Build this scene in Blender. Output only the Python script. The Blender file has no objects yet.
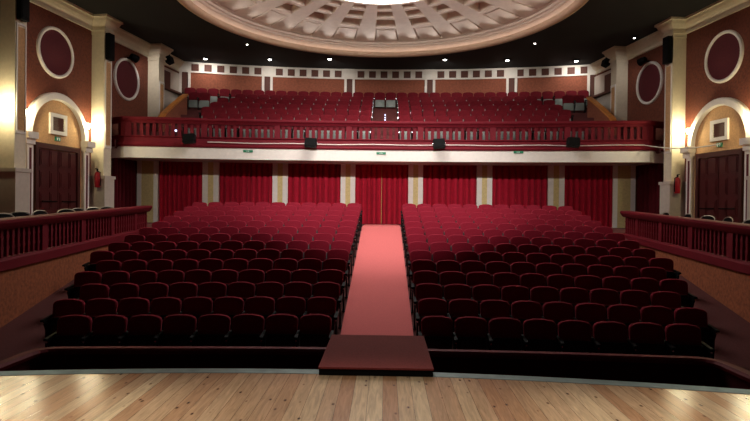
import bpy, bmesh, math, random
from mathutils import Matrix, Vector
random.seed(7)
SC = bpy.context.scene
COL = SC.collection
PI = math.pi

# ------------------------------------------------------------------ materials
def lin(c):
    return tuple(((v/255)/12.92 if v/255 <= .04045 else ((v/255+.055)/1.055)**2.4) for v in c) + (1,)

def mat(name, rgb, rough=.7, metal=0, noise=0, scale=20, bump=0, emit=0, sheen=0, coat=0, spec=None, stretch=None):
    m = bpy.data.materials.new(name); m.use_nodes = True
    nt = m.node_tree; b = nt.nodes['Principled BSDF']
    c = lin(rgb)
    b.inputs['Base Color'].default_value = c
    b.inputs['Roughness'].default_value = rough
    b.inputs['Metallic'].default_value = metal
    if spec is not None: b.inputs['Specular IOR Level'].default_value = spec
    if sheen:
        b.inputs['Sheen Weight'].default_value = sheen
        b.inputs['Sheen Roughness'].default_value = .4
        b.inputs['Sheen Tint'].default_value = (1, .35, .4, 1)
    if coat: b.inputs['Coat Weight'].default_value = coat
    if emit:
        b.inputs['Emission Color'].default_value = c
        b.inputs['Emission Strength'].default_value = emit
    if noise or bump:
        tc = nt.nodes.new('ShaderNodeTexCoord')
        src = tc.outputs['Object']
        if stretch:
            mp = nt.nodes.new('ShaderNodeMapping'); mp.inputs['Scale'].default_value = stretch
            nt.links.new(src, mp.inputs['Vector']); src = mp.outputs['Vector']
        n = nt.nodes.new('ShaderNodeTexNoise'); n.inputs['Scale'].default_value = scale
        n.inputs['Detail'].default_value = 6
        nt.links.new(src, n.inputs['Vector'])
        if noise:
            r = nt.nodes.new('ShaderNodeMapRange')
            r.inputs['From Min'].default_value = .3; r.inputs['From Max'].default_value = .7
            r.inputs['To Min'].default_value = 1-noise; r.inputs['To Max'].default_value = 1+noise
            nt.links.new(n.outputs['Fac'], r.inputs['Value'])
            mx = nt.nodes.new('ShaderNodeVectorMath'); mx.operation = 'SCALE'
            mx.inputs[0].default_value = c[:3]
            nt.links.new(r.outputs['Result'], mx.inputs['Scale'])
            nt.links.new(mx.outputs['Vector'], b.inputs['Base Color'])
        if bump:
            bp = nt.nodes.new('ShaderNodeBump'); bp.inputs['Strength'].default_value = bump
            bp.inputs['Distance'].default_value = .02
            nt.links.new(n.outputs['Fac'], bp.inputs['Height'])
            nt.links.new(bp.outputs['Normal'], b.inputs['Normal'])
    return m

def wood_mat():
    m = bpy.data.materials.new('stage_planks'); m.use_nodes = True
    nt = m.node_tree; N = nt.nodes.new; L = nt.links.new; b = nt.nodes['Principled BSDF']
    tc = N('ShaderNodeTexCoord')
    mp = N('ShaderNodeMapping'); mp.inputs['Rotation'].default_value = (0, 0, PI/2)
    L(tc.outputs['Object'], mp.inputs['Vector'])
    br = N('ShaderNodeTexBrick')
    br.inputs['Scale'].default_value = 1; br.inputs['Brick Width'].default_value = 2.6
    br.inputs['Row Height'].default_value = .118; br.inputs['Mortar Size'].default_value = .0016
    br.inputs['Mortar Smooth'].default_value = .3; br.inputs['Bias'].default_value = 0
    br.offset = .37; br.offset_frequency = 2
    br.inputs['Color1'].default_value = lin((216, 184, 146)); br.inputs['Color2'].default_value = lin((176, 124, 88))
    br.inputs['Mortar'].default_value = lin((96, 62, 40))
    L(mp.outputs['Vector'], br.inputs['Vector'])
    g = N('ShaderNodeMapping'); g.inputs['Scale'].default_value = (14, 1.2, 1)
    L(tc.outputs['Object'], g.inputs['Vector'])
    n = N('ShaderNodeTexNoise'); n.inputs['Scale'].default_value = 2.5; n.inputs['Detail'].default_value = 8
    n.inputs['Distortion'].default_value = 1.2
    L(g.outputs['Vector'], n.inputs['Vector'])
    r = N('ShaderNodeMapRange'); r.inputs['From Min'].default_value = .3; r.inputs['From Max'].default_value = .7
    r.inputs['To Min'].default_value = .72; r.inputs['To Max'].default_value = 1.16
    L(n.outputs['Fac'], r.inputs['Value'])
    s = N('ShaderNodeVectorMath'); s.operation = 'SCALE'
    L(br.outputs['Color'], s.inputs[0]); L(r.outputs['Result'], s.inputs['Scale'])
    # knots
    k = N('ShaderNodeMapping'); k.inputs['Scale'].default_value = (6.6, 3.2, 1)
    L(tc.outputs['Object'], k.inputs['Vector'])
    v = N('ShaderNodeTexVoronoi'); v.inputs['Scale'].default_value = 1.5
    L(k.outputs['Vector'], v.inputs['Vector'])
    kr = N('ShaderNodeMapRange'); kr.inputs['From Min'].default_value = .06; kr.inputs['From Max'].default_value = .15
    L(v.outputs['Distance'], kr.inputs['Value'])
    mx = N('ShaderNodeMix'); mx.data_type = 'RGBA'
    mx.inputs[6].default_value = lin((92, 54, 38))
    L(kr.outputs['Result'], mx.inputs[0]); L(s.outputs['Vector'], mx.inputs[7])
    L(mx.outputs[2], b.inputs['Base Color'])
    b.inputs['Roughness'].default_value = .2
    b.inputs['Specular IOR Level'].default_value = .4
    bp = N('ShaderNodeBump'); bp.inputs['Strength'].default_value = .15; bp.inputs['Distance'].default_value = .003
    L(n.outputs['Fac'], bp.inputs['Height']); L(bp.outputs['Normal'], b.inputs['Normal'])
    return m

DOME_FILL = 1.5
M = dict(
    wood=wood_mat(),
    carpet=mat('house_carpet', (92, 44, 42), .95, noise=.25, scale=60, bump=.2),
    runner=mat('aisle_runner', (208, 104, 103), .95, noise=.12, scale=70, bump=.15),
    stucco_lit=mat('stucco_box_lit', (150, 82, 50), .85, noise=.3, scale=14, bump=.5),  # side wall stucco lightened; its stronger light is put into the color
    stucco=mat('stucco_orange', (108, 54, 36), .85, noise=.28, scale=16, bump=.5),
    stucco_d=mat('stucco_panel', (138, 76, 54), .85, noise=.22, scale=14, bump=.5),
    tan=mat('plaster_tan', (198, 154, 108), .85, noise=.14, scale=18, bump=.2),
    tanl=mat('plaster_light_tan', (216, 196, 138), .85, noise=.1, scale=18, bump=.2),
    cream=mat('plaster_cream', (222, 210, 186), .75, noise=.05, scale=12, bump=.1),
    white=mat('paint_white', (234, 227, 219), .65, noise=.04, scale=10),
    greyw=mat('plaster_greyish', (196, 184, 172), .8, noise=.05, scale=10),
    dome=mat('dome_plaster', (218, 200, 186), .8, noise=.05, scale=6, bump=.08),
    rim=mat('dome_rim', (196, 164, 138), .7, noise=.05, scale=6),
    black=mat('ceiling_black', (17, 17, 18), .9, noise=.1, scale=3),
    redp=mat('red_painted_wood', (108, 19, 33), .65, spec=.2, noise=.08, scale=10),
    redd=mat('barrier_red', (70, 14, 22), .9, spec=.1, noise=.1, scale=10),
    velvet=mat('seat_velvet', (134, 26, 45), .95, noise=.1, scale=35, sheen=.05, spec=.2),
    velvet_b=mat('balcony_velvet', (98, 14, 26), .9, noise=.2, scale=4, sheen=.05, spec=.2),
    shell=mat('seat_shell_dark', (30, 26, 28), .5, spec=.3),
    shell_g=mat('seat_shell_grey', (124, 132, 126), .5, noise=.06, scale=20),
    iron=mat('black_iron', (7, 7, 8), .7, spec=.15),
    chrome=mat('chrome', (225, 225, 230), .18, metal=1),
    gun=mat('dark_metal_tube', (176, 168, 156), .42, metal=.9),
    metal=mat('trim_metal', (132, 148, 146), .6, metal=.15, noise=.2, scale=8),
    curtain=mat('curtain_red', (174, 26, 50), .9, noise=.1, scale=8, sheen=.1, spec=.2),
    curtain_shade=mat('curtain_red_shaded', (88, 14, 26), .9, noise=.1, scale=8, spec=.2),  # same red curtain darkened; the shade is put into its color
    gold=mat('gold_braid', (196, 150, 70), .5),
    medal=mat('medallion_maroon', (92, 22, 32), .8, noise=.15, scale=30),
    brown=mat('panel_brown', (92, 52, 42), .7, noise=.1, scale=10),
    doorw=mat('door_wood', (72, 17, 20), .4, noise=.15, scale=5, stretch=(6, 6, 1)),
    doorf=mat('door_frame_wood', (66, 20, 20), .45, noise=.1, scale=5),
    hood=mat('platform_board', (138, 60, 57), .85, spec=.15, noise=.16, scale=60, bump=.1),
    cap=mat('oiled_wood_cap', (196, 122, 52), .4, noise=.15, scale=9),
    plastic=mat('black_plastic', (9, 9, 10), .7, spec=.15),
    green=mat('exit_green', (24, 120, 84), .5, emit=.06),
    pict=mat('exit_white', (225, 240, 230), .5, emit=.1),
    redx=mat('extinguisher_red', (156, 24, 34), .3),
    lamp=mat('lamp_white', (255, 252, 245), .5, emit=14),
    lampb=mat('lamp_blue_white', (205, 215, 255), .5, emit=2.2),
    oculus=mat('oculus_glass', (255, 250, 244), .4, emit=11.0),
    dome_fill=mat('dome_fill_tube', (255, 240, 226), .4, emit=DOME_FILL),  # glowing tube added inside the rim to brighten the dome's edge
    sconce=mat('sconce_glass', (255, 244, 206), .4, emit=12),
    cable=mat('white_cable', (226, 220, 210), .5),
)

# ------------------------------------------------------------------ mesh builder
WL = {}                                             # world location of every built root / part
class MB:
    def __init__(s, mx=None):
        s.bm = bmesh.new(); s.mx = mx or Matrix(); s.mi = 0
    def v(s, p): return s.bm.verts.new(s.mx @ Vector(p))
    def f(s, vs):
        try:
            f = s.bm.faces.new(vs); f.material_index = s.mi; return f
        except ValueError: return None
    def box(s, x0, x1, y0, y1, z0, z1, tf=None):
        t = tf or (lambda p: p)
        P = [s.v(t((x, y, z))) for z in (z0, z1) for (x, y) in ((x0, y0), (x1, y0), (x1, y1), (x0, y1))]
        for q in ((3, 2, 1, 0), (4, 5, 6, 7), (0, 1, 5, 4), (1, 2, 6, 5), (2, 3, 7, 6), (3, 0, 4, 7)):
            s.f([P[i] for i in q])
        return s
    def prism(s, pts, ext, inset=0):
        """pts: 3-D outline, ext: extrusion vector; inset: rounded front/back edges"""
        e = Vector(ext); n = len(pts); c = sum((Vector(p) for p in pts), Vector())/n
        if inset:
            lay = [(0, inset), (.12, inset*.35), (.3, 0), (.7, 0), (.88, inset*.35), (1, inset)]
        else: lay = [(0, 0), (1, 0)]
        rings = []
        for t, k in lay:
            r = []
            for p in pts:
                p = Vector(p); d = c-p
                r.append(s.v(p+e*t+(d.normalized()*k if k else Vector())))
            rings.append(r)
        s.f(rings[0][::-1]); s.f(rings[-1])
        for a, b in zip(rings, rings[1:]):
            for i in range(n): s.f([a[i], a[(i+1) % n], b[(i+1) % n], b[i]])
        return s
    def cyl(s, p0, p1, r0, r1=None, n=12):
        p0, p1 = Vector(p0), Vector(p1); r1 = r0 if r1 is None else r1
        q = (p1-p0).to_track_quat('Z', 'Y')
        A = [s.v(p0+q@Vector((r0*math.cos(2*PI*i/n), r0*math.sin(2*PI*i/n), 0))) for i in range(n)]
        B = [s.v(p1+q@Vector((r1*math.cos(2*PI*i/n), r1*math.sin(2*PI*i/n), 0))) for i in range(n)]
        s.f(A[::-1]); s.f(B)
        for i in range(n): s.f([A[i], A[(i+1) % n], B[(i+1) % n], B[i]])
        return s
    def tube(s, path, r, n=8):
        P = [Vector(p) for p in path]; rings = []
        for i, p in enumerate(P):
            d = (P[min(i+1, len(P)-1)]-P[max(i-1, 0)]).normalized()
            q = d.to_track_quat('Z', 'Y')
            rings.append([s.v(p+q@Vector((r*math.cos(2*PI*k/n), r*math.sin(2*PI*k/n), 0))) for k in range(n)])
        s.f(rings[0][::-1]); s.f(rings[-1])
        for a, b in zip(rings, rings[1:]):
            for k in range(n): s.f([a[k], a[(k+1) % n], b[(k+1) % n], b[k]])
        return s
    def lathe(s, prof, c=(0, 0, 0), axis=None, n=24, sy=1):
        q = Vector(axis or (0, 0, 1)).to_track_quat('Z', 'Y'); c = Vector(c); rings = []
        for r, z in prof:
            if r < 1e-5: rings.append([s.v(c+q@Vector((0, 0, z)))])
            else: rings.append([s.v(c+q@Vector((r*math.cos(2*PI*i/n), r*sy*math.sin(2*PI*i/n), z))) for i in range(n)])
        for a, b in zip(rings, rings[1:]):
            for i in range(n):
                j = (i+1) % n
                if len(a) == 1 and len(b) == 1: continue
                if len(a) == 1: s.f([a[0], b[i], b[j]])
                elif len(b) == 1: s.f([a[i], a[j], b[0]])
                else: s.f([a[i], a[j], b[j], b[i]])
        return s
    def sweep(s, path, prof, closed_prof=True):
        """path: 2-D polyline (x, y); prof: (offset to the left of travel, z or function(i)->z)"""
        n = len(path); P = [Vector(p) for p in path]; rows = []
        for i in range(n):
            d0 = (P[i]-P[i-1]).normalized() if i else (P[1]-P[0]).normalized()
            d1 = (P[i+1]-P[i]).normalized() if i < n-1 else d0
            n0 = Vector((-d0.y, d0.x)); n1 = Vector((-d1.y, d1.x))
            m = (n0+n1); m = m.normalized() if m.length > 1e-6 else n0
            k = 1/max(.3, m.dot(n0))
            rows.append([s.v((P[i].x+m.x*o*k, P[i].y+m.y*o*k, z(i) if callable(z) else z)) for o, z in prof])
        L = len(prof)
        for a, b in zip(rows, rows[1:]):
            for j in range(L if closed_prof else L-1):
                s.f([a[j], a[(j+1) % L], b[(j+1) % L], b[j]])
        if closed_prof: s.f(rows[0]); s.f(rows[-1][::-1])
        return s
    def mesh(s, name, mats, smooth=False):
        bmesh.ops.recalc_face_normals(s.bm, faces=s.bm.faces)
        me = bpy.data.meshes.new(name); s.bm.to_mesh(me); s.bm.free()
        for m in (mats if isinstance(mats, (list, tuple)) else [mats]): me.materials.append(m)
        if smooth:
            me.polygons.foreach_set('use_smooth', [True]*len(me.polygons))
            try: me.set_sharp_from_angle(angle=math.radians(38))
            except Exception: pass
        return me
    def build(s, name, mats, parent=None, smooth=False):
        if parent is not None: org = WL[parent.name]
        else:
            vs = s.bm.verts
            xs = [v.co.x for v in vs]; ys = [v.co.y for v in vs]; zs = [v.co.z for v in vs]
            org = Vector(((min(xs)+max(xs))/2, (min(ys)+max(ys))/2, min(zs)))
        for v in s.bm.verts: v.co -= org
        o = bpy.data.objects.new(name, s.mesh(name, mats, smooth)); COL.objects.link(o)
        if parent is not None: o.parent = parent
        else: o.location = org
        WL[o.name] = org.copy()
        return o

def tag(o, label=None, cat=None, group=None, kind=None):
    if label: o['label'] = label
    if cat: o['category'] = cat
    if group: o['group'] = group
    if kind: o['kind'] = kind
    return o
def thing(name, loc, label, cat, group=None, rz=0, kind=None):
    o = bpy.data.objects.new(name, None); COL.objects.link(o); o.empty_display_size = .2
    o.location = loc; o.rotation_euler = (0, 0, rz)
    WL[o.name] = Vector(loc); return tag(o, label, cat, group, kind)
def struct(mb, name, mats, label, cat, smooth=False):
    return tag(mb.build(name, mats, None, smooth), label, cat, None, 'structure')
def inst(name, me, parent, loc=(0, 0, 0), rz=0):
    o = bpy.data.objects.new(name, me); COL.objects.link(o); o.parent = parent
    o.location = loc; o.rotation_euler = (0, 0, rz); return o
def copy_tree(o, parent=None):
    c = o.copy(); COL.objects.link(c)
    if parent is not None: c.parent = parent
    for ch in list(o.children): copy_tree(ch, c)
    return c
ORD = ['zeroth', 'first', 'second', 'third', 'fourth', 'fifth', 'sixth', 'seventh', 'eighth', 'ninth', 'tenth', 'eleventh',
       'twelfth', 'thirteenth', 'fourteenth', 'fifteenth', 'sixteenth', 'seventeenth', 'eighteenth', 'nineteenth', 'twentieth']

# ------------------------------------------------------------------ camera
F = 560.0
cam = bpy.data.objects.new('camera', bpy.data.cameras.new('camera')); COL.objects.link(cam)
cam.data.sensor_width = 36; cam.data.lens = 36*F/750; cam.data.clip_end = 200
CAM = Vector((.12, 0, 1.5))
cam.matrix_world = Matrix.Translation(CAM) @ Matrix.Rotation(.0179, 4, 'Z') @ Matrix.Rotation(PI/2-.0064, 4, 'X') @ Matrix.Rotation(.011, 4, 'Z')
SC.camera = cam

# ------------------------------------------------------------------ house floor, stage
def zf(y): return -1.05 if y < 8.6 else min(.81, -1.05+.1745*(y-8.6))
b = MB()
ys = [4.6, 8.6, 12, 16, 19.259, 22.6]
for y0, y1 in zip(ys, ys[1:]):
    xs = lambda y: 5.95+.1*y if y < 19 else 9.9
    pts = [(-xs(y0), y0), (xs(y0)+.2, y0), (xs(y1)+.2 if y1 < 22 or y0 < 19.5 else 10.1, y1), (-xs(y1), y1)]
    lo = [b.v((x, y, zf(y)-.25)) for x, y in pts]; hi = [b.v((x, y, zf(y))) for x, y in pts]
    b.f(lo[::-1]); b.f(hi)
    for i in range(4): b.f([lo[i], lo[(i+1) % 4], hi[(i+1) % 4], hi[i]])
struct(b, 'floor', M['carpet'], 'dark red carpeted house floor sloping up from the stage', 'floor')

def stage_y(x): return 5.12-(x+.5)**2/36
N = 40
sx = [-7.2+14.4*i/N for i in range(N+1)]
b = MB(); b.prism([(-7.2, -5, -.06)]+[(7.2, -5, -.06)]+[(x, stage_y(x)-.13, -.06) for x in sx[::-1]], (0, 0, .06))
struct(b, 'stage_floor', M['wood'], 'pale knotty wooden plank stage floor in the foreground', 'floor')
b = MB(); b.sweep([(x, stage_y(x)) for x in sx], [(-.13, -.06), (-.13, .004), (0, .004), (.012, -.008), (.012, -.06)])
struct(b, 'trim_stage', M['metal'], 'blue grey metal edging strip along the front of the stage', 'trim')
b = MB(); b.sweep([(x, stage_y(x)-.05) for x in sx], [(-.1, -1.05), (-.1, -.061), (0, -.061), (0, -1.05)])
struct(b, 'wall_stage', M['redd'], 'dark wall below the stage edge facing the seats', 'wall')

# aisle runner
b = MB()
for y0, y1 in ((7.45, 8.6), (8.6, 19.259), (19.259, 21.85)):
    P = [(-.655, y0), (.655, y0), (.655, y1), (-.655, y1)]
    lo = [b.v((x, y, zf(y)+.001)) for x, y in P]; hi = [b.v((x, y, zf(y)+.013)) for x, y in P]
    b.f(hi); b.f(lo[::-1])
    for i in range(4): b.f([lo[i], lo[(i+1) % 4], hi[(i+1) % 4], hi[i]])
tag(b.build('aisle_carpet', M['runner']), 'salmon pink carpet runner up the center aisle to the curtained door', 'carpet')

# platform bridging from the stage, with steps down to the aisle
t = thing('platform', (.04, 5.65, -1.05), 'dark red brown wooden platform lying at the center of the stage edge', 'platform')
b = MB(); b.box(-.455, .565, 4.94, 6.2, .062, .078); b.build('top_board', M['hood'], t)
b = MB(); b.box(-.45, .56, 4.95, 4.98, .005, .062).box(-.45, .56, 6.15, 6.19, -.04, .062).box(-.45, -.41, 4.98, 6.15, .005, .062).box(.52, .56, 4.98, 6.15, .005, .062)
b.build('frame', M['plastic'], t)
for x in (-.42, .44):
    MB().box(x, x+.06, 6.10, 6.15, -1.05, .005).build('leg', M['plastic'], t)
t = thing('steps', (.04, 6.8, -1.05), 'dark wooden steps down from the platform to the center aisle', 'steps')
for k in range(4):
    MB().box(-.4, .48, 6.30+.27*k, 6.57+.27*k, -.2-.21*k, -.16-.21*k).build('tread', M['hood'], t)
for x in (-.43, .48):
    b = MB(); b.prism([(x, 6.30, -1.05), (x, 7.4, -1.05), (x, 7.4, -.83), (x, 6.30, -.02)], (.03, 0, 0)); b.build('stringer', M['plastic'], t)

# pit barrier: two halves
for s, nm in ((-1, 'left'), (1, 'right')):
    def by(x): return 7.05-x*x/90
    path = [(x, by(x)) for x in [.6+3.3*i/16 for i in range(17)]]
    path += [(3.9+.25*math.sin(a), by(3.9)-.25+.25*math.cos(a)) for a in (PI/6, PI/3, PI/2)]
    path += [(4.17, 6.0), (4.2, 5.05)]
    path = [(s*x, y) for x, y in path]
    t = thing('pit_barrier', (s*2.4, 6.9, -1.05), f'low dark red barrier in front of the {nm} block\'s first row', 'barrier', 'low barriers before the front rows')
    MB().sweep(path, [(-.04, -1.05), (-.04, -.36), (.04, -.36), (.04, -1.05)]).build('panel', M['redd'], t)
    MB().sweep(path, [(-.07, -.36), (-.08, -.32), (-.05, -.29), (.05, -.29), (.08, -.32), (.07, -.36)])  .build('top_rail', M['redp'], t)

# ------------------------------------------------------------------ seats
def back_outline(w, z0, z1, r=.105, y=0, tilt=.2):
    pts = [(-w*.47, z0), (w*.47, z0)]
    for i in range(7):
        a = PI/2*i/6; pts.append((w/2-r+r*math.cos(a), z1-.015-r*.8+r*.8*math.sin(a)))
    pts.append((w*.17, z1)); pts.append((-w*.17, z1))
    for i in range(7):
        a = PI/2+PI/2*i/6; pts.append((-w/2+r+r*math.cos(a), z1-.015-r*.8+r*.8*math.sin(a)))
    return [(x, y+(z-z0)*tilt, z) for x, z in pts]
def seat_meshes(W, H, velvet, shell, tag_, dz=0):
    m = {}
    b = MB(); b.prism(back_outline(W*.955, .36, H), (0, .095, -.012), .022); m['backrest'] = b.mesh('backrest'+tag_, velvet, True)
    o = [(-.225, .215), (.225, .215), (.232, .25), (.232, .5), (.2, .545), (-.2, .545), (-.232, .5), (-.232, .25)]
    k = W/.53
    o = [(x, z+dz) for x, z in o]
    b = MB(); b.prism([(x*k, -.045+(z-.2)*.1, z) for x, z in o], (0, .085, 0), .016); m['seat_cushion'] = b.mesh('seat_cushion'+tag_, velvet, True)
    b = MB(); b.prism([(x*k*.97, -.085+(z-.2)*.1, .2+(z-.2)*.97) for x, z in o], (0, .04, 0), .012); m['seat_shell'] = b.mesh('seat_shell'+tag_, shell, True)
    b = MB(); b.prism([(-.014, -.1, .02), (-.014, .17, .02), (-.014, .12, .5), (-.014, -.2, .5), (-.014, -.12, .35)], (.028, 0, 0))
    b.box(-.03, .03, -.14, .2, 0, .02); m['standard'] = b.mesh('standard'+tag_, M['iron'])
    b = MB(); b.prism([(-.028, -.25, .5), (.028, -.25, .5), (.028, .14, .53), (-.028, .14, .53)], (0, 0, .035), .006); m['armrest'] = b.mesh('armrest'+tag_, M['iron'], True)
    b = MB(); b.cyl((0, -.2, .475), (0, -.222, .475), .016, .012, 8); m['hinge'] = b.mesh('hinge'+tag_, M['chrome'], True)
    return m
SM = seat_meshes(.53, .825, M['velvet'], M['shell'], '')
SF = seat_meshes(.487, .80, M['velvet_b'], M['shell_g'], '_front', .0)
SB = seat_meshes(.487, .83, M['velvet_b'], M['shell_g'], '_upper', -.09)
def make_seat(name, ms, W, arms, grp):
    r = bpy.data.objects.new(name, None); COL.objects.link(r); r.empty_display_size = .2
    r['category'] = 'seat'; r['group'] = grp
    for k in ('backrest', 'seat_cushion', 'seat_shell'): inst(k, ms[k], r)
    for s in arms:
        inst('standard', ms['standard'], r, (s*W/2, 0, 0)); a = inst('armrest', ms['armrest'], r, (s*W/2, 0, 0)); inst('hinge', ms['hinge'], a)
    return r
PIT = .53
counts = [8, 9, 9, 10, 10]+[11]*9
protos = {}
for side, sn in ((-1, 'left'), (1, 'right')):
    for n, cnt in enumerate(counts):
        d = 8.73+.83*n
        for i in range(cnt):
            x = side*(.955+.53*i)
            y = d-x*x/90
            arms = (side,) if i else (-1, 1)
            key = arms
            if key in protos: o = copy_tree(protos[key])
            else: o = protos[key] = make_seat('theatre_seat', SM, PIT, arms, 'red seats on the main floor')
            o.location = (x, y, zf(y)); o.rotation_euler = (0, 0, -x/45)
            o['label'] = f'red velvet folding seat, {ORD[i+1]} from the aisle, {ORD[n+1]} row from the stage, {sn} block'

# ------------------------------------------------------------------ side boxes: wall below, floor, balustrade
def px(s, y): return s*(5.85+.1*y)+(.0 if s < 0 else .2)
def wx(s, y, b=0):                                   # side wall plane
    e = Vector((.1454*(-s), .9894)); n = Vector((-s*.9894, -.1454))
    x = s*(12.58-.147*y)+(-.02 if s < 0 else .22)
    return x+n.x*b, y+n.y*b
def zb(y): return .25+.031*(y-10.27)
bal_me = MB().box(-.035, .035, -.03, .03, 0, .52).box(-.05, .05, -.035, .035, .15, .2).box(-.05, .05, -.035, .035, .36, .4).mesh('baluster', M['redp'])
post_me = MB().box(-.09, .09, -.06, .06, -.02, .55).mesh('post', M['redp'])
for s, nm in ((-1, 'left'), (1, 'right')):
    Y0, Y1 = 6.0, 18.45
    P = [(px(s, y), y) for y in (Y0, 10, 14, Y1)]; yy = [Y0, 10, 14, Y1]
    o_in = -.08*s
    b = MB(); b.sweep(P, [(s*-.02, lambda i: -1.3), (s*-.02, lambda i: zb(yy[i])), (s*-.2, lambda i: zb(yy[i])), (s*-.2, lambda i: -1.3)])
    struct(b, 'wall_box_'+nm, M['stucco_lit'], f'orange stucco wall below the {nm} side box', 'wall')
    b = MB()
    pts = [(px(s, Y0)+s*.22, Y0), (wx(s, Y0)[0], Y0), (wx(s, Y1)[0], Y1), (px(s, Y1)+s*.22, Y1)]
    hi = [b.v((x, y, zb(y)+.10)) for x, y in pts]; lo = [b.v((x, y, zb(y)-.1)) for x, y in pts]
    b.f(hi); b.f(lo[::-1])
    for i in range(4): b.f([lo[i], lo[(i+1) % 4], hi[(i+1) % 4], hi[i]])
    struct(b, 'floor_box_'+nm, M['carpet'], f'floor of the {nm} side box behind its balustrade', 'floor')
    t = thing('box_balustrade', (px(s, 12.4), 12.4, zb(12.4)), f'dark red wooden balustrade of the {nm} side box', 'balustrade', 'side box balustrades')
    MB().sweep(P, [(0, lambda i: zb(yy[i])), (s*.04, lambda i: zb(yy[i])+.02), (s*.04, lambda i: zb(yy[i])+.19), (0, lambda i: zb(yy[i])+.23),
                   (s*-.16, lambda i: zb(yy[i])+.23), (s*-.2, lambda i: zb(yy[i])+.19), (s*-.2, lambda i: zb(yy[i]))]).build('base', M['redp'], t)
    zt = lambda i: zb(yy[i])+.76
    MB().sweep(P, [(s*.0, lambda i: zt(i)), (s*.05, lambda i: zt(i)+.06), (s*.09, lambda i: zt(i)+.13), (s*.09, lambda i: zt(i)+.18), (s*.05, lambda i: zt(i)+.2),
                   (s*-.21, lambda i: zt(i)+.2), (s*-.25, lambda i: zt(i)+.15), (s*-.16, lambda i: zt(i))]).build('top_rail', M['redp'], t)
    rz = -s*math.atan(.1)+PI/2
    k = 0; y = Y0+.1
    while y < Y1-.05:
        x = px(s, y)+s*.08
        if k % 10 == 0: inst('post', post_me, t, Vector((x, y, zb(y)+.23))-WL[t.name], rz)
        else: inst('baluster', bal_me, t, Vector((x, y, zb(y)+.24))-WL[t.name], rz)
        y += .185; k += 1

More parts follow.
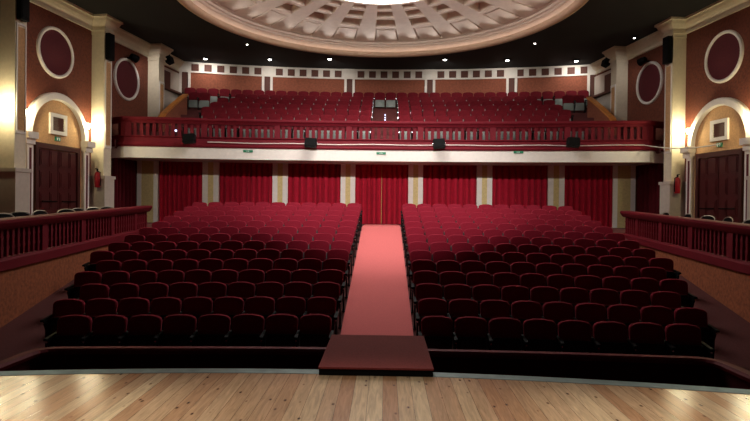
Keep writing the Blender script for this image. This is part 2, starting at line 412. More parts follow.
# ------------------------------------------------------------------ side walls with piers, cornice, arches, doors, ovals
PIER = (15.05, 18.77, 22.1)
def frame(s, y):                                     # local frame on the wall: X along it, Y inward, Z up
    x0, y0 = wx(s, y)
    e = Vector((.1454*(-s), .9894, 0)); n = Vector((-s*.9894, -.1454, 0))
    return Matrix(((e.x, n.x, 0, x0), (e.y, n.y, 0, y0), (0, 0, 1, 0), (0, 0, 0, 1)))
PW, PD = .40, .47
ntrim = [0]
def trim(mb, mats, label, cat='trim', smooth=False):
    ntrim[0] += 1
    return struct(mb, f'trim_{ntrim[0]}', mats, label, cat, smooth)
for s, nm in ((-1, 'left'), (1, 'right')):
    fr = frame(s, 15.05)
    b = MB(fr); b.box(-10, 11.2, -.25, 0, -1.3, 7.9)
    struct(b, 'wall_'+nm, M['stucco'], f'orange brown stucco side wall on the {nm} of the house', 'wall')
    # cornice along wall and piers
    yend = 24.9
    L = lambda y: (y-15.05)/.9894
    path = [(-9.5, 0)]
    for y in (11.3,)+PIER:
        a = L(y); path += [(a, 0), (a, PD), (a+PW, PD), (a+PW, 0)]
    path += [(L(yend), 0)]
    b = MB(fr); b.sweep(path, [(-.02, 7.33), (.06, 7.33), (.06, 7.41), (.03, 7.42), (.03, 7.47), (.1, 7.53), (.17, 7.62), (.21, 7.71), (.25, 7.73), (.25, 7.8), (-.02, 7.8)])
    trim(b, M['cream'], f'cream molded cornice along the top of the {nm} side wall', 'cornice')
    for k, y in enumerate(PIER):
        pl = ('nearest the stage', 'between door arch and balcony', 'above the balcony end')[k]
        b = MB(frame(s, y))
        b.box(0, PW, -.05, PD, zb(15)+.1 if k < 2 else 3.6, 7.35)
        b.box(-.02, PW+.02, -.05, PD+.02, 7.2, 7.35)
        o = trim(b, M['cream'], f'cream plaster pier on the {nm} wall {pl}', 'pier')
        b = MB(frame(s, y)); b.box(.07, PW-.07, PD+.004, PD+.012, 3.5 if k < 2 else 4.2, 6.3); b.build('inset_strip', M['tan'], o)
        b = MB(frame(s, y))
        z0, z1 = (3.4 if k < 2 else 4.1), 6.4
        b.box(.03, .07, PD, PD+.03, z0, z1).box(PW-.07, PW-.03, PD, PD+.03, z0, z1).box(.07, PW-.07, PD, PD+.03, z0, z0+.05).box(.07, PW-.07, PD, PD+.03, z1-.05, z1)
        b.build('strip_frame', M['white'], o)
        if k < 2:
            b = MB(frame(s, y)); b.box(-.06, PW+.06, -.02, PD+.09, zb(15)+.08, 2.35).box(-.09, PW+.09, -.02, PD+.12, 2.35, 2.45)
            b.build('pedestal', M['greyw'], o)
    # oval medallions
    for y, pl in ((17.1, 'above the door arch'), (20.7, 'above the balcony end')):
        fm = frame(s, y)
        c = fm @ Vector((0, 0, 5.34))
        t = thing('wall_medallion', c, f'round maroon medallion in a white ring on the {nm} wall {pl}', 'medallion', 'round wall medallions')
        b = MB(fm); b.lathe([(.68, .0), (.68, .05), (.70, .07), (.74, .075), (.77, .05), (.78, 0)], (0, 0, 6.14), (0, 1, 0), 48); b.build('ring', M['white'], t, True)
        b = MB(fm); b.lathe([(0, .02), (.66, .02), (.685, 0.01), (.685, -.02), (0, -.02)], (0, 0, 6.14), (0, 1, 0), 48); b.build('panel', M['medal'], t, True)
    # arch with tympanum and double door
    fm = frame(s, 17.16); ZS = 3.55; RO, RI = 1.33, 1.1; zf0 = zb(17.16)+.1
    b = MB(fm)
    na = 24; prof = [(RO, 0), (RO, .12), (RO-.04, .16), (RI+.03, .16), (RI, .12), (RI, 0)]
    rows = []
    for i in range(na+1):
        a = PI*i/na
        rows.append([b.v((r*math.cos(a), q, ZS+r*1.02*math.sin(a))) for r, q in prof])
    for A, B in zip(rows, rows[1:]):
        for j in range(len(prof)-1): b.f([A[j], A[j+1], B[j+1], B[j]])
    o = trim(b, M['white'], f'white molded arch over the {nm} double door', 'arch', True)
    for q in (-1, 1):
        b = MB(fm)
        x0, x1 = sorted((q*RI, q*RO))
        b.box(x0, x1, 0, .16, zf0, 3.2)
        o = trim(b, M['white'], f'white jamb on the {"far" if q > 0 else "near"} side of the {nm} door arch', 'jamb')
        b = MB(fm); b.box((x0+x1)/2-.04, (x0+x1)/2+.04, .16, .168, zf0+.1, 3.1); b.build('maroon_strip', M['medal'], o)
        b = MB(fm); x2, x3 = sorted((q*(RI-.04), q*(RO+.12)))
        b.box(x2, x3, 0, .3, 3.36, 3.55).box(x2+.03, x3-.03, 0, .22, 3.2, 3.36); b.build('capital', M['white'], o)
    b = MB(fm)
    tp = [(-RI, .015, zf0), (RI, .015, zf0)]+[(RI*math.cos(PI*i/24), .015, ZS+RI*1.02*math.sin(PI*i/24)) for i in range(25)]
    b.prism(tp, (0, .02, 0))
    trim(b, M['tan'], f'tan plaster field inside the {nm} door arch', 'wall panel')
    d = thing('door_1' if s < 0 else 'door_2', fm @ Vector((0, 0, zf0)), f'dark red paneled double door under the {nm} arch', 'door', None, 0, 'structure')
    b = MB(fm); b.box(-.95, -.83, .035, .12, zf0, 3.3).box(.83, .95, .035, .12, zf0, 3.3).box(-.83, .83, .035, .12, 3.14, 3.3); b.build('door_frame', M['doorf'], d)
    for q in (-1, 1):
        b = MB(fm); x0, x1 = sorted((q*.01, q*.82)); b.box(x0, x1, .036, .07, zf0+.01, 3.12)
        for zz in range(4):
            for xx in range(2):
                cx = x0+.2+.41*xx; cz = zf0+.38+.64*zz
                b.box(cx-.145, cx+.145, .07, .085, cz-.25, cz+.25); b.box(cx-.1, cx+.1, .085, .1, cz-.2, cz+.2)
        lf = b.build('door_leaf', M['doorw'], d)
        b = MB(fm); zz = zf0+1.0; b.tube([(x0+.1, .14, zz), (x1-.1, .14, zz)], .018); b.cyl((x0+.14, .07, zz), (x0+.14, .14, zz), .015); b.cyl((x1-.14, .07, zz), (x1-.14, .14, zz), .015)
        b.build('push_bar', M['iron'], lf)
    # framed vent and exit sign in the tympanum
    t = thing('framed_grille', fm @ Vector((0, .035, 3.62)), f'square maroon grille in a white frame above the {nm} door', 'grille', 'grilles above the doors')
    b = MB(fm)
    for (x0, x1, z0, z1) in ((-.36, -.25, 3.62, 4.26), (.25, .36, 3.62, 4.26), (-.25, .25, 3.62, 3.73), (-.25, .25, 4.15, 4.26)): b.box(x0, x1, .035, .1, z0, z1)
    b.build('frame', M['white'], t)
    b = MB(fm); b.box(-.25, .25, .036, .05, 3.73, 4.15)
    for i in range(8): b.box(-.25, .25, .05, .062, 3.75+.05*i, 3.77+.05*i)
    b.build('grille', M['brown'], t)
    t = thing('exit_sign', fm @ Vector((0, .035, 3.42)), f'small green exit sign over the {nm} double door', 'sign', 'green exit signs')
    b = MB(fm); b.box(-.11, .11, .036, .07, 3.43, 3.56); b.build('plate', M['green'], t)
    b = MB(fm); b.box(-.07, .01, .07, .074, 3.505, 3.52).cyl((-.01, .07, 3.54), (-.01, .074, 3.54), .011).box(-.04, -.015, .07, .074, 3.45, 3.505).box(.05, .08, .07, .074, 3.45, 3.54)
    b.build('running_figure', M['pict'], t)
    # sconces
    for y, pl in ((18.42, 'beside the middle pier'), (15.78, 'behind the pier nearest the stage'), (14.72, 'on the stage side of the first pier')):
        fs = frame(s, y)
        t = thing('wall_sconce', fs @ Vector((0, 0, 3.9)), f'glowing wall sconce on the {nm} wall {pl}', 'lamp', 'wall sconces')
        b = MB(fs); b.box(-.05, .05, 0, .03, 3.9, 4.16); b.build('back_plate', M['gold'], t)
        b = MB(fs); b.lathe([(0, -.09), (.05, -.085), (.075, -.03), (.085, .06), (.08, .1), (0, .1)], (0, .12, 4.06), None, 16); b.build('glass_shade', M['sconce'], t, True)
        ld = bpy.data.lights.new('sconce_light', 'POINT'); ld.energy = 60; ld.color = (1, .88, .52); ld.shadow_soft_size = .06
        lo = bpy.data.objects.new('sconce_light', ld); COL.objects.link(lo); lo.location = fs @ Vector((0, .27, 4.08))
    # box loudspeakers on the piers
    for y, z in (((15.05, 6.92),) if s < 0 else ())+((18.77, 6.82),):
        fs = frame(s, y)
        t = thing('wall_loudspeaker', fs @ Vector((PW/2, PD+.1, z-.43)), f'tall black loudspeaker high on the {nm} pier {"nearest the stage" if y < 16 else "before the balcony"}', 'loudspeaker', 'black wall loudspeakers')
        b = MB(fs); b.box(0, PW-.12, PD+.035, PD+.19, z-.45, z+.43); b.build('cabinet', M['plastic'], t)
        b = MB(fs); b.box(.03, PW-.15, PD+.19, PD+.2, z-.4, z+.38); b.build('grille', M['iron'], t)
        b = MB(fs); b.box(PW/2-.1, PW/2, PD, PD+.035, z-.1, z+.1); b.build('bracket', M['iron'], t)
    # round spot fixture over the second medallion
    fs = frame(s, 20.75)
    t = thing('spotlight', fs @ Vector((0, .2, 6.82)), f'black round spotlight above the {nm} medallion over the balcony', 'spotlight', 'black wall spotlights')
    b = MB(fs); b.lathe([(0, -.16), (.09, -.15), (.13, -.05), (.14, .12), (.125, .14), (.125, .1), (0, .1)], (0, .28, 6.95), (.92, .28, -.28), 20); b.build('housing', M['plastic'], t, True)
    p0 = fs @ Vector((.16, .33, 6.9))
    ld = bpy.data.lights.new('wall_spot', 'SPOT'); ld.energy = 36 if s < 0 else 14; ld.color = (1, .93, .86); ld.spot_size = math.radians(110); ld.spot_blend = .8; ld.shadow_soft_size = .05
    lo = bpy.data.objects.new('wall_spot', ld); COL.objects.link(lo); lo.location = p0
    lo.rotation_euler = (Vector((s*8.2, 24.2, 5.9))-p0).to_track_quat('-Z', 'Y').to_euler()
    b = MB(fs); b.box(-.03, .03, 0, .2, 6.93, 6.97); b.build('bracket', M['iron'], t)
    fs = frame(s, 23.0)
    t = thing('ceiling_loudspeaker', fs @ Vector((0, .4, 7.3)), f'black tilted box loudspeaker under the ceiling by the {nm} rear corner', 'loudspeaker', 'tilted loudspeakers')
    rot = Matrix.Translation((0, .4, 7.45)) @ Matrix.Rotation(.35, 4, 'X') @ Matrix.Rotation(.2, 4, 'Y')
    b = MB(fs @ rot); b.box(-.14, .14, -.12, .12, -.13, .13); b.build('cabinet', M['plastic'], t)
    b = MB(fs); b.tube([(0, .4, 7.55), (0, .4, 7.8)], .02); b.build('bracket', M['iron'], t)
    # fire extinguisher
    fs = frame(s, 18.77)
    p = fs @ Vector((-.17, .37, 0)); zx = 2.05
    t = thing('fire_extinguisher', (p.x, p.y, zx), f'red fire extinguisher hanging beside the {nm} pier pedestal', 'extinguisher', 'fire extinguishers')
    mx = Matrix.Translation(p)
    b = MB(mx); b.lathe([(0, zx), (.085, zx), (.09, zx+.02), (.09, zx+.42), (.06, zx+.5), (.025, zx+.53), (0, zx+.53)], n=16); b.build('cylinder', M['redx'], t, True)
    b = MB(mx); b.lathe([(0, zx+.53), (.03, zx+.53), (.03, zx+.6), (0, zx+.6)], n=10); b.box(-.015, .015, -.12, .03, zx+.6, zx+.63); b.build('valve', M['plastic'], t)
    b = MB(mx); b.tube([(0, -.03, zx+.56), (-s*.12, -.06, zx+.5), (-s*.13, -.06, zx+.25), (-s*.12, -.05, zx+.05)], .018); b.build('hose', M['plastic'], t)
    # pale wall behind the balcony side, small dark door and ledge
    fs = frame(s, 22.1)
    b = MB(fs); b.box(PW, 2.85, 0, .05, 3.6, 7.24)
    trim(b, M['greyw'], f'pale plaster wall beside the {nm} end of the balcony seats', 'wall panel')
    b = MB(fs); b.box(.75, 1.55, .05, .09, 6.38, 7.1)
    trim(b, M['brown'], f'dark brown panel in the pale wall by the {nm} balcony corner', 'panel')
    b = MB(fs); b.box(.5, 2.7, .05, .22, 6.3, 6.38)
    trim(b, M['brown'], f'brown ledge on the pale wall by the {nm} balcony corner', 'ledge')

# ------------------------------------------------------------------ back wall under the balcony with pilasters and curtains
def yb(x): return 22.0-x*x/125
XB = [-10.0+20.2*i/40 for i in range(41)]
b = MB(); b.sweep([(x, yb(x)+.22) for x in XB], [(0, .5), (0, 3.3), (.2, 3.3), (.2, .5)])
struct(b, 'wall_back', M['brown'], 'dark back wall behind the curtains under the balcony', 'wall')
PIL = [(-8.99, .77), (-6.65, .62), (-3.99, .59), (-1.345, .57), (1.305, .57), (3.97, .59), (6.67, .61), (9.12, .8)]
names = ['far left', 'third left of', 'second left of', 'first left of', 'first right of', 'second right of', 'third right of', 'far right']
def along(x):
    sl = -2*x/125; n = math.hypot(1, sl); return Matrix(((1/n, -sl/n, 0, x), (sl/n, 1/n, 0, yb(x)), (0, 0, 1, 0), (0, 0, 0, 1)))
for (x, w), nm in zip(PIL, names):
    mx = along(x)
    lab = f'white and tan pilaster {nm} the curtained door' if 'far' not in nm else f'white and tan pilaster at the {nm} end of the back wall'
    b = MB(mx); b.box(-w/2, w/2, -.06, .22, .6, 3.3)
    q = .29 if w > .7 else .17
    b.box(-w/2, -w*q, -.1, -.06, .6, 3.3).box(w*q, w/2, -.1, -.06, .6, 3.3)
    o = trim(b, M['white'], lab, 'pilaster')
    b = MB(mx); b.box(-w*q, w*q, -.075, -.06, .62, 3.3); b.build('tan_strip', M['tanl'], o)

def curtain_mesh(mb, mx, w, z0, z1, folds, amp, seed, nx=None):
    rnd = random.Random(seed); nx = nx or int(folds*12)
    ph = [0.0]
    for i in range(nx): ph.append(ph[-1]+2*PI*folds/nx*rnd.uniform(.3, 1.7))
    zz = [z0, z0+.3*(z1-z0), z0+.65*(z1-z0), z0+.9*(z1-z0), z1]
    am = [rnd.uniform(.9, 1.1) for _ in range(nx+1)]
    fr_, bk = [], []
    for k, z in enumerate(zz):
        t = k/(len(zz)-1); kk = 1-.45*t
        fr_.append([mb.v(mx @ Vector((-w/2+w*i/nx, amp*kk*am[i]*(1.9*(1-abs(math.sin(ph[i]/2+.07*k))**.6)-.3)-.0, z))) for i in range(nx+1)])
        bk.append([mb.v(mx @ Vector((-w/2+w*i/nx, amp*kk*am[i]*(1.9*(1-abs(math.sin(ph[i]/2+.07*k))**.6)-.3)+.02, z))) for i in range(nx+1)])
    for k in range(len(zz)-1):
        for i in range(nx):
            mb.f([fr_[k][i], fr_[k][i+1], fr_[k+1][i+1], fr_[k+1][i]])
            mb.f([bk[k][i+1], bk[k][i], bk[k+1][i], bk[k+1][i+1]])
        mb.f([fr_[k][0], fr_[k+1][0], bk[k+1][0], bk[k][0]]); mb.f([fr_[k][nx], fr_[k+1][nx], bk[k+1][nx], bk[k][nx]])
    for i in range(nx):
        mb.f([fr_[0][i], fr_[0][i+1], bk[0][i+1], bk[0][i]]); mb.f([fr_[-1][i], fr_[-1][i+1], bk[-1][i+1], bk[-1][i]])
bays = [(-1, 'far left bay of the back wall'), (-1, 'second bay left of the aisle door'), (-1, 'first bay left of the aisle door'), (0, ''), (1, 'first bay right of the aisle door'), (1, 'second bay right of the aisle door'), (1, 'far right bay of the back wall')]
for i in range(7):
    x0 = PIL[i][0]+PIL[i][1]/2-.02; x1 = PIL[i+1][0]-PIL[i+1][1]/2+.02
    if i == 3:
        for q, nm in ((-1, 'left'), (1, 'right')):
            xm = (x0+x1)/2; a, c = sorted((xm+q*.005, x0 if q < 0 else x1))
            t = MB(); curtain_mesh(t, along((a+c)/2) @ Matrix.Translation((0, .02, 0)), c-a, .83, 3.18, 5, .11, 40+q)
            o = tag(t.build('curtain', M['curtain'], None, True), f'bright red {nm} curtain panel hanging at the end of the aisle', 'curtain', 'red curtains')
            if q < 0:
                t = MB(); t.box(xm-.012, xm+.006, yb(0)-.1, yb(0)-.085, .84, 3.16); t.build('gold_edge', M['gold'], o)
    else:
        t = MB(); curtain_mesh(t, along((x0+x1)/2) @ Matrix.Translation((0, .0, 0)), x1-x0, .83, 3.18, 9, .13, 50+i)
        tag(t.build('curtain', M['curtain'], None, True), f'dark red curtain filling the {bays[i][1]}', 'curtain', 'red curtains')
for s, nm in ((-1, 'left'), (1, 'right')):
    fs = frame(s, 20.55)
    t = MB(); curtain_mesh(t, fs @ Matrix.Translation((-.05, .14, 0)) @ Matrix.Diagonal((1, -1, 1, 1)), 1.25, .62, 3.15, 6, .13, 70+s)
    tag(t.build('curtain', M['curtain_shade'], None, True), f'red curtain colored dark for shade on the {nm} side wall under the balcony end', 'curtain', 'red curtains')

# ------------------------------------------------------------------ balcony
BX = .08
def yr(x, d=20.2): return d-(x-BX)**2/124
xa = [BX-9.1+18.2*i/40 for i in range(41)]
front = [(x, yr(x)) for x in xa]
pl = [(BX-9.8, 19.92)]+front+[(BX+9.82, 19.92)]
b = MB(); b.prism([(BX-9.7, 22.6, 3.16)]+[(x, y+.1, 3.16) for x, y in pl]+[(BX+9.8, 22.6, 3.16)], (0, 0, .3))
struct(b, 'balcony_slab', M['greyw'], 'underside slab of the balcony over the rear rows', 'ceiling')
b = MB(); b.sweep(pl, [(0, 3.14), (-.1, 3.14), (-.1, 3.5), (-.07, 3.54), (0, 3.54)])
trim(b, M['white'], 'white fascia band along the front of the balcony', 'fascia')
t = thing('balcony_balustrade', (BX, 20.2, 3.54), 'long dark red wooden balustrade along the balcony front', 'balustrade')
MB().sweep(pl, [(.12, 3.54), (-.12, 3.54), (-.14, 3.6), (-.09, 3.7), (-.06, 3.86), (-.1, 3.9), (-.1, 3.93), (.1, 3.93), (.12, 3.9)]).build('base_molding', M['redp'], t)
MB().sweep(pl, [(-.07, 4.37), (-.1, 4.44), (-.15, 4.5), (-.15, 4.56), (-.12, 4.58), (.12, 4.58), (.14, 4.54), (.07, 4.37)]).build('top_rail', M['redp'], t)
bb = MB().box(-.055, .055, -.03, .03, 0, .46).box(-.065, .065, -.035, .035, .2, .25).mesh('baluster', M['redp'])
bp = MB().box(-.1, .1, -.07, .07, -.01, .46).mesh('post', M['redp'])
nb = 84
for i in range(nb+1):
    x = BX-9.0+18.0*i/nb
    me, nn = (bp, 'post') if i % 12 == 0 else (bb, 'baluster')
    inst(nn, me, t, Vector((x, yr(x), 3.92))-WL[t.name], -(x-BX)/62)
for s in (-1, 1):
    inst('post', bp, t, Vector((BX+s*9.14, 19.53, 3.92))-WL[t.name], s*.25)
    inst('baluster', bb, t, Vector((BX+s*9.38, 19.7, 3.92))-WL[t.name], s*.5)

# white cable along the front, running on to the sign over the right door
b = MB(); pts = [(x, yr(x)-.13, 3.735-.02*math.sin((x+6)*1.1)**2) for x in [-6.2+15.2*i/60 for i in range(61)]]
fm = frame(1, 17.16); e = fm @ Vector((-.1, .12, 3.5)); q = Vector(pts[-1])
pts += [tuple(q.lerp(e, k/10)+Vector((0, 0, -.12*math.sin(PI*k/10)))) for k in range(1, 11)]
b.tube(pts, .018, 6)
tag(b.build('cable', M['cable']), 'thin white cable strung along the red balcony front to the right door', 'cable')

RB = 49.0
tiers = []
for i in range(7): tiers.append((20.75 if i == 0 else 21.35+.73*(i-1)-.0, 3.77 if i == 0 else 4.18+.326*(i-1)))
b = MB()
for i, (d, z) in enumerate(tiers):
    y0 = 20.32 if i == 0 else (20.98 if i == 1 else d-.40); y1 = (tiers[i+1][0]-.40 if i else 20.98) if i < 6 else 26.2
    for x0, x1 in zip(XB, XB[1:]):
        lim = lambda x, y: max(-9.3+.147*(y-21), min(9.5-.147*(y-21), x))
        P = [(lim(x0, y0), y0-x0*x0/124), (lim(x1, y0), y0-x1*x1/124), (lim(x1, y1), y1-x1*x1/98+.03), (lim(x0, y1), y1-x0*x0/98+.03)]
        lo = [b.v((x, y, max(3.46, z-.6))) for x, y in P]; hi = [b.v((x, y, z)) for x, y in P]
        b.f(hi); b.f(lo[::-1])
        for k in range(4): b.f([lo[k], lo[(k+1) % 4], hi[(k+1) % 4], hi[k]])
struct(b, 'floor_balcony', M['carpet'], 'stepped red carpeted floor of the balcony', 'floor')

rows = [[], [], [], [], [], [], []]
def span(a, c, w=.487):
    n = max(1, round((c-a)/w)); return [a+(c-a)*(k+.5)/n for k in range(n)]
lims = [7.3, 6.9, 7.14, 7.04, 6.98, 6.46, None]
bprotos = {}
rn = ['front row', 'second row', 'third row', 'fourth row', 'fifth row', 'sixth row', 'back row']
for i, (d, z) in enumerate(tiers):
    if i < 6: R = span(.52, lims[i]); Lx = [-x for x in R]
    else: R = [.244+.487*k for k in range(18)]; Lx = [-x for x in R]
    for side, xs_, sn in ((-1, Lx, 'left'), (1, R, 'right')):
        extra = [side*7.68, side*8.1] if i == 5 else []
        for k, x in enumerate(xs_+extra):
            arms = (side,) if k else (-1, 1)
            key = (side, bool(k), i == 0)
            if key in bprotos: o = copy_tree(bprotos[key])
            else: o = bprotos[key] = make_seat('upper_theatre_seat', SF if i == 0 else SB, .487, arms, 'red seats in the balcony')
            rr = 124 if i < 2 else 98
            o.location = (x+BX, d-x*x/rr, z); o.rotation_euler = (0, 0, -2*x/rr)
            if k >= len(xs_):
                o['label'] = f'red balcony seat by the {sn} side stair, {"inner" if k == len(xs_) else "outer"} of two in the sixth row'
            else: o['label'] = f'red balcony seat, {rn[i]} upstairs, {ORD[k+1]} {sn} of the center aisle'

# step lights on half steps in the balcony's center aisle
kk = 0
for i in range(1, 7):
    d, z = tiers[i]; yy_ = (d-.40 if i > 1 else 20.98)
    b = MB(); b.box(BX-.44, BX+.44, yy_-.3, yy_, tiers[i-1][1], (z+tiers[i-1][1])/2)
    struct(b, 'step_balcony', M['carpet'], f'{ORD[i]} carpeted half step of the balcony center aisle', 'step')
    for yl, zl in ((yy_-.3, (z+tiers[i-1][1])/2), (yy_, z)):
        kk += 1
        if zl > 5.6: continue
        b = MB(); b.box(BX-.025, BX+.025, yl-.022, yl-.002, zl-.09, zl-.04)
        tag(b.build('step_light', M['lampb']), f'tiny blue white step light on the {ORD[kk]} riser of the balcony center aisle', 'lamp', 'balcony step lights')

# ramped side parapets with timber cap
for s, nm in ((-1, 'left'), (1, 'right')):
    o_ = .12 if s < 0 else .1
    P = [(s*8.36+o_, 20.75, 4.66), (s*8.35+o_, 21.1, 4.93), (s*8.34+o_, 22.0, 5.42), (s*8.33+o_, 23.0, 5.93), (s*8.32+o_, 23.3, 6.06)]
    t = thing('stair_parapet', (P[2][0], 22.1, 3.6), f'orange sloping parapet with a timber cap at the {nm} end of the balcony', 'parapet', 'sloping balcony parapets')
    b = MB(); b.prism([(x, y, z) for x, y, z in P]+[(P[-1][0], 23.3, 3.7), (P[0][0], 20.75, 3.7)], (s*.14, 0, 0)); b.build('wall', M['stucco_d'], t)
    b = MB()
    A = []
    for x, y, z in P: A.append([b.v((x-s*.04, y, z)), b.v((x+s*.17, y, z)), b.v((x+s*.17, y, z+.08)), b.v((x-s*.04, y, z+.08))])
    b.f(A[0]); b.f(A[-1][::-1])
    for u, w in zip(A, A[1:]):
        for k in range(4): b.f([u[k], u[(k+1) % 4], w[(k+1) % 4], w[k]])
    b.build('timber_cap', M['cap'], t)

# balcony back wall
def y2(x): return 25.75-(x-.2)**2/66
x2s = [-9.3+19.0*i/48 for i in range(49)]
b = MB(); b.sweep([(x, y2(x)) for x in x2s], [(0, 3.8), (0, 7.85), (.2, 7.85), (.2, 3.8)])
struct(b, 'wall_balcony', M['stucco_d'], 'curved orange stucco wall behind the balcony seats', 'wall')
b = MB(); b.sweep([(x, y2(x)) for x in x2s], [(-.05, 7.34), (-.05, 7.8), (.05, 7.8), (.05, 7.34)])
trim(b, M['white'], 'white band of square openings at the top of the balcony wall', 'trim')
def along2(x):
    sl = -2*(x-.2)/66; n = math.hypot(1, sl); return Matrix(((1/n, -sl/n, 0, x), (sl/n, 1/n, 0, y2(x)), (0, 0, 1, 0), (0, 0, 0, 1)))
PC = [-8.75, -5.27, -1.57, 2.11, 5.74, 9.1]
for k, x in enumerate(PC):
    b = MB(along2(x))
    b.box(-.24, -.13, -.08, .05, 5.8, 7.34).box(.13, .24, -.08, .05, 5.8, 7.34).box(-.24, .24, -.08, .05, 7.34, 7.8)
    o = trim(b, M['white'], f'white framed pilaster on the balcony back wall, {ORD[k+1]} from the left', 'pilaster')
    b = MB(along2(x)); b.box(-.13, .13, -.03, .02, 5.8, 7.56); b.build('dark_panel', M['brown'], o)
    if k < 5:
        xm = (x+PC[k+1])/2
        for j in range(6):
            xx = xm+(j-2.5)*.53
            b = MB(along2(xx)); b.box(-.155, .155, -.075, -.05, 7.41, 7.71)
            bb_ = b.build('wall_panel', M['brown'])
            tag(bb_, f'small dark square panel, {ORD[j+1]} from left in the {ORD[k+1]} bay of the balcony wall band', 'panel', 'dark square panels')

# ------------------------------------------------------------------ ceiling and dome
DX, DY, RX, SY = -.08, 16.88, 6.2, 1.016
KD = RX/6.72
b = MB(); n = 96
ring = [(DX+RX*math.cos(2*PI*i/n), DY+RX*SY*math.sin(2*PI*i/n)) for i in range(n)]
def edge(i):
    a = 2*PI*i/n; c, s_ = math.cos(a), math.sin(a)
    tx = 11.6/abs(c) if abs(c) > 1e-6 else 1e9
    ty = (10.2 if s_ > 0 else 12.9)/abs(s_) if abs(s_) > 1e-6 else 1e9
    k = min(tx, ty); return (DX+c*k, DY+s_*k)
out = [edge(i) for i in range(n)]
A = [b.v((x, y, 7.8)) for x, y in ring]; B = [b.v((x, y, 7.8)) for x, y in out]
A2 = [b.v((x, y, 7.95)) for x, y in ring]; B2 = [b.v((x, y, 7.95)) for x, y in out]
for i in range(n):
    j = (i+1) % n
    b.f([A[i], B[i], B[j], A[j]]); b.f([A2[i], A2[j], B2[j], B2[i]]); b.f([A[i], A[j], A2[j], A2[i]]); b.f([B[i], B2[i], B2[j], B[j]])
struct(b, 'ceiling', M['black'], 'flat black ceiling around the dome', 'ceiling')

dome = thing('ceiling_dome', (DX, DY, 7.7), 'large shallow coffered plaster dome in the black ceiling', 'ceiling', None, 0, 'structure')
mxd = Matrix.Translation((DX, DY, 0)) @ Matrix.Diagonal((KD, KD*SY, 1, 1))
b = MB(mxd); b.lathe([(6.74, 7.95), (6.74, 7.78), (6.70, 7.70), (6.58, 7.64), (6.46, 7.65), (6.40, 7.70), (6.37, 7.78), (6.38, 7.82), (6.42, 7.81), (6.44, 7.73), (6.62, 7.73), (6.66, 7.86)], n=128); b.build('rim', M['rim'], dome, True)
def zd(r): return 8.59-.0112*r*r
b = MB(mxd); b.lathe([(6.66, 7.86), (6.56, 7.92), (6.46, 7.95), (6.42, 8.00), (6.34, 8.01), (6.31, 8.07), (6.23, 8.09), (6.21, zd(6.2))], n=128); b.build('molding', M['dome'], dome, True)
b = MB(mxd); b.lathe([(6.50, 7.74), (6.56, 7.74), (6.57, 7.77), (6.53, 7.79), (6.49, 7.77), (6.50, 7.74)], n=128); b.build('dome_fill_ring', M['dome_fill'], dome, True)
b = MB(mxd)
NC = 20; half = PI/NC; ch = half*.56
rad = [6.21, 6.12, 4.95, 4.78, 4.08, 3.93, 3.36, 3.2, 2.82, 2.62]
offs = [-half, -ch, -ch/3, ch/3, ch, half]
cache = {}
def pt(r, a, up=0):
    k = (round(r, 4), round(a % (2*PI), 5) if abs((a % (2*PI))-2*PI) > 1e-4 else 0.0, up)
    if k not in cache: cache[k] = b.v((r*math.cos(a), r*math.sin(a), zd(r)+up))
    return cache[k]
for c in range(NC):
    a0 = PI/2+2*half*c-.035
    for ri in range(len(rad)-1):
        r0, r1 = rad[ri], rad[ri+1]
        coffer = ri % 2 == 1
        dep = .04 if ri == 1 else .3
        if coffer:
            for q in (0, 4): b.f([pt(r0, a0+offs[q]), pt(r0, a0+offs[q+1]), pt(r1, a0+offs[q+1]), pt(r1, a0+offs[q])])
            if ri == 1:
                # thin incised outline: groove with a raised panel inside
                e = .05; R0, R1 = r0-e, r1+e; sc = 1-.1
                outer = [pt(r0, a0+offs[q]) for q in (1, 2, 3, 4)]+[pt(r1, a0+offs[q]) for q in (4, 3, 2, 1)]
                inn = [pt(R0, a0+offs[q]*sc, .09) for q in (1, 2, 3, 4)]+[pt(R1, a0+offs[q]*sc, .09) for q in (4, 3, 2, 1)]
                in2 = [pt(R0-.03, a0+offs[q]*(sc-.06), .0) for q in (1, 2, 3, 4)]+[pt(R1+.03, a0+offs[q]*(sc-.06), .0) for q in (4, 3, 2, 1)]
                for X, Y in ((outer, inn), (inn, in2)):
                    for k in range(8): b.f([X[k], X[(k+1) % 8], Y[(k+1) % 8], Y[k]])
                for q in range(3): b.f([in2[q], in2[q+1], in2[6-q], in2[7-q]])
            else:
                sc = .9
                outer = [pt(r0, a0+offs[q]) for q in (1, 2, 3, 4)]+[pt(r1, a0+offs[q]) for q in (4, 3, 2, 1)]
                inn = [pt(r0-.04, a0+offs[q]*sc, dep) for q in (1, 2, 3, 4)]+[pt(r1+.02, a0+offs[q]*sc, dep) for q in (4, 3, 2, 1)]
                for k in range(8): b.f([outer[k], outer[(k+1) % 8], inn[(k+1) % 8], inn[k]])
                for q in range(3): b.f([inn[q], inn[q+1], inn[6-q], inn[7-q]])
        else:
            for q in range(5): b.f([pt(r0, a0+offs[q]), pt(r0, a0+offs[q+1]), pt(r1, a0+offs[q+1]), pt(r1, a0+offs[q])])
b.build('coffered_shell', M['dome'], dome, False)
b = MB(mxd); b.lathe([(2.62, zd(2.62)+.02), (2.66, zd(2.62)-.03), (2.60, zd(2.6)-.06), (2.52, zd(2.6)-.03), (2.52, zd(2.6)+.05)], n=64); b.build('oculus_ring', M['dome'], dome, True)
b = MB(mxd); b.lathe([(2.53, 8.52), (2.42, 8.43), (2.15, 8.35), (1.7, 8.26), (1.0, 8.18), (0, 8.15)], n=48)
oc = thing('dome_lamp', (DX, DY, 8.15), 'glowing white round glass light at the center of the dome', 'lamp')
b.build('glass_bowl', M['oculus'], oc, True)

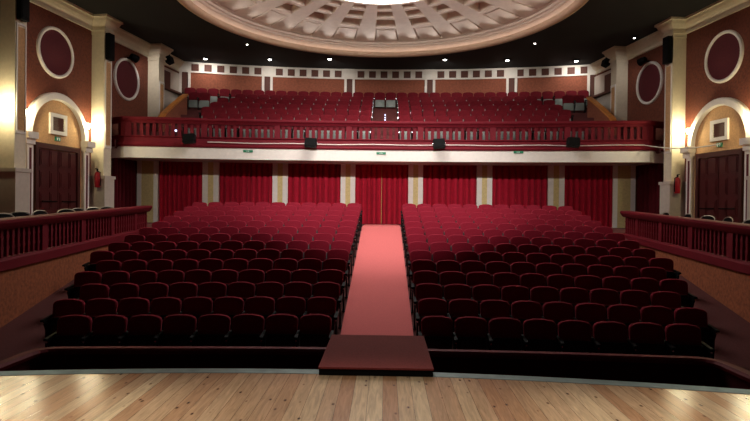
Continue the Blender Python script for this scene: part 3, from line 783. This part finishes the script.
# added unseen fill lamps behind the dome's rim, throwing across to brighten it
for i in range(40):
    a = 2*PI*(i+.5)/40; ca, sa = math.cos(a), math.sin(a)
    ld = bpy.data.lights.new('dome_fill_lamp', 'SPOT'); ld.energy = 165; ld.color = (1, .94, .88)
    ld.spot_size = math.radians(62); ld.spot_blend = 1; ld.shadow_soft_size = .1
    lo = bpy.data.objects.new('dome_fill_lamp', ld); COL.objects.link(lo)
    p0 = mxd @ Vector((6.5*ca, 6.5*sa, 7.80)); p1 = mxd @ Vector((-3.5*ca, -3.5*sa, 8.5))
    lo.location = p0; lo.rotation_euler = (p1-p0).to_track_quat('-Z', 'Y').to_euler()

# ceiling downlights
def ceil_at(u, v):
    h = 206.9+.011*(u-375)-v; d = 6.3*F/h; return ((u-385)*d/F+.12, d)
spots = []
for k, (u, v, r) in enumerate([(203, 57, .085), (268, 58, .085), (328, 58, .085), (443, 59, .085), (505, 60, .085), (573, 61, .085),
                               (245, 42.5, .035), (383, 55.5, .03), (532, 43, .035), (630, 38, .045)]):
    x, y = ceil_at(u, v)
    nmz = ORD[k+1]+' from the left' if k < 6 else ''
    lab = f'bright recessed ceiling downlight before the balcony wall, {nmz}' if k < 6 else f'tiny ceiling spot {["left behind the dome rim", "at the middle behind the dome rim", "right behind the dome rim", "over the right end of the balcony"][k-6]}'
    t = thing('ceiling_downlight', (x, y, 7.72), lab, 'lamp', 'ceiling downlights')
    b = MB(Matrix.Translation((x, y, 0))); b.lathe([(r*1.5, 7.8), (r*1.5, 7.76), (r*1.1, 7.74), (r*1.02, 7.78)], n=16); b.build('ring', M['iron'], t, True)
    b = MB(Matrix.Translation((x, y, 0))); b.lathe([(0, 7.715), (r*.7, 7.725), (r, 7.76), (r, 7.79), (0, 7.79)], n=16); b.build('lens', M['lamp'], t, True)
    if k < 6: spots.append((x, y))
def light(kind, loc, target, energy, color, size=None, blend=.5, radius=.1):
    ld = bpy.data.lights.new('house_'+kind.lower(), kind); ld.energy = energy; ld.color = color
    if kind == 'SPOT': ld.spot_size = size; ld.spot_blend = blend; ld.shadow_soft_size = radius
    elif kind == 'POINT': ld.shadow_soft_size = radius
    elif kind == 'AREA': ld.shape = 'DISK'; ld.size = size
    o = bpy.data.objects.new(ld.name, ld); COL.objects.link(o); o.location = loc
    if target is not None: o.rotation_euler = (Vector(target)-Vector(loc)).to_track_quat('-Z', 'Y').to_euler()
    return o
for x, y in spots:
    light('SPOT', (x, y+.05, 7.62), (x*1.02, y+1.6, 6.2), 60, (1, .93, .84), math.radians(150), .9, .05)

# floodlights on the balcony front, exit signs on the fascia, indicator lamp
for k, (u, v) in enumerate([(187.5, 138.5), (310, 143), (438, 144), (571, 143)]):
    y = 19.6
    for _ in range(4): x = (u-385)*y/F+.12; y = yr(x)-.36
    z = 1.5+(206.9+.011*(u-375)-v)*y/F
    nm = ['far left on', 'left of center on', 'right of center on', 'far right on'][k]
    t = thing('floodlight', (x, y, z-.17), f'black box floodlight clamped {nm} the balcony front', 'floodlight', 'floodlights on the balcony')
    mx = Matrix.Translation((x, y, z)) @ Matrix.Rotation(-.18, 4, 'X') @ Matrix.Rotation(.08*(1 if k % 2 else -1), 4, 'Y')
    MB(mx).box(-.2, .2, -.14, .1, -.15, .15).build('housing', M['plastic'], t)
    MB(mx).box(-.17, .17, -.15, -.14, -.12, .12).build('front_glass', M['iron'], t)
    b = MB(mx); b.cyl((.2, -.02, .0), (.24, -.02, .0), .03); b.cyl((-.2, -.02, 0), (-.24, -.02, 0), .03); b.build('knobs', M['chrome'], t)
    b = MB(Matrix.Translation((x, y, z))); b.box(-.03, .03, .05, .28, -.03, .03); b.build('clamp', M['iron'], t)
for u, v, nm in ((247, 151, 'left of center'), (380.5, 153.3, 'over the aisle curtain'), (517, 152.5, 'right of center')):
    y = 19.9
    for _ in range(4): x = (u-385)*y/F+.12; y = yr(x)-.1
    z = 1.5+(206.9+.011*(u-375)-v)*y/F
    t = thing('exit_sign', (x, y, z-.05), f'small green exit sign on the white balcony fascia {nm}', 'sign', 'green exit signs')
    mx = Matrix.Translation((x, y, z))
    MB(mx).box(-.17, .17, -.025, 0, -.042, .042).build('plate', M['green'], t)
    b = MB(mx); b.box(-.07, .02, -.029, -.025, -.006, .006).prism([(.02, -.029, -.02), (.05, -.029, 0), (.02, -.029, .02)], (0, .004, 0))
    b.build('pictogram', M['pict'], t)
x = (176-385)*19.9/F+.12; y = yr(x)-.07
b = MB(); b.lathe([(0, 0), (.035, .005), (.04, .03), (0, .05)], (x, y+.03, 4.12), (0, -1, 0), 12)
tag(b.build('indicator_lamp', M['lampb'], None, True), 'tiny blue white lamp on the left part of the balcony front', 'lamp')

# ------------------------------------------------------------------ chairs in the side boxes
def make_chair():
    r = bpy.data.objects.new('box_chair', None); COL.objects.link(r); r.empty_display_size = .2
    r['category'] = 'chair'; r['group'] = 'dark chairs in the side boxes'
    inst('seat', MB().prism([(-.21, -.22, .44), (.21, -.22, .44), (.22, .0, .44), (.19, .2, .44), (-.19, .2, .44), (-.22, 0, .44)], (0, 0, .05), .012).mesh('chair_seat', M['plastic'], True), r)
    b = MB(); pts = []
    for i in range(11):
        a = PI*i/10; pts.append((.22*math.cos(a), .24+.02*math.sin(a), .68+.16*math.sin(a)**.6))
    b.prism(pts, (0, .03, 0), .008); inst('backrest', b.mesh('chair_back', M['plastic'], True), r)
    path = [(.22, .2, .44), (.225, .235, .7)]+[(.232*math.cos(PI*i/10), .25+.02*math.sin(PI*i/10), .69+.165*math.sin(PI*i/10)**.6) for i in range(1, 10)]+[(-.225, .235, .7), (-.22, .2, .44)]
    inst('back_frame', MB().tube(path, .013).mesh('chair_back_frame', M['gun'], True), r)
    for x in (-.19, .19):
        for y in (-.18, .18):
            inst('leg', MB().cyl((x, y, .44), (x*1.12, y*1.15, 0), .013, n=8).mesh('chair_leg', M['gun'], True), r)
    return r
ch = None
for s, nm, us in ((-1, 'left', [(4, 12.7), (19, 13.6), (45, 14.5), (66, 15.45), (82, 16.3), (96, 17.05), (124, 17.9)]), (1, 'right', [(741, 14.0), (714, 15.1), (697, 16.0), (676, 17.2), (650, 18.2)])):
    for k, (u, d) in enumerate(us):
        x = (u-385)*d/F+.12
        if u == 124: x = -8.75
        if u == 650: x = 8.9
        if ch is None: c = ch = make_chair()
        else: c = copy_tree(ch)
        c.scale = (1.05, 1.05, .97); c.location = (x, d, zb(d)+.10); c.rotation_euler = (0, 0, (-PI/2+.4 if s > 0 else PI/2-.4)+random.uniform(-.5, .5))
        c['label'] = f'dark chair with a bright metal frame, {ORD[k+1]} from the stage in the {nm} side box'

# ------------------------------------------------------------------ lights
# front-of-house beams hung over the stage, aimed at the rear rows and the balcony front
for x, e, a in ((-4.8, 2000, 36), (.1, 7200, 42), (5.0, 1700, 36)):
    light('SPOT', (x*.5, 4.0, 7.4), (x, 20.5, 1.3 if abs(x) < 1 else 2.2), e, (1, .93, .89), math.radians(a), 1, .12)
# stage work light
for x in (-3.6, 0, 3.6): light('SPOT', (x, 1.6, 7), (x, 1.6, 0), 960, (1, .97, .86), math.radians(58), .35, .3)

w = bpy.data.worlds.new('world'); SC.world = w; w.use_nodes = True
w.node_tree.nodes['Background'].inputs[0].default_value = (.5, .45, .42, 1)
w.node_tree.nodes['Background'].inputs[1].default_value = .01

vs = SC.view_settings
vs.view_transform = 'Standard'; vs.look = 'None'; vs.exposure = 0; vs.gamma = 1; vs.use_curve_mapping = False
SC.cycles.use_denoising = True
SC.cycles.max_bounces = 6
SC.cycles.sample_clamp_indirect = 4
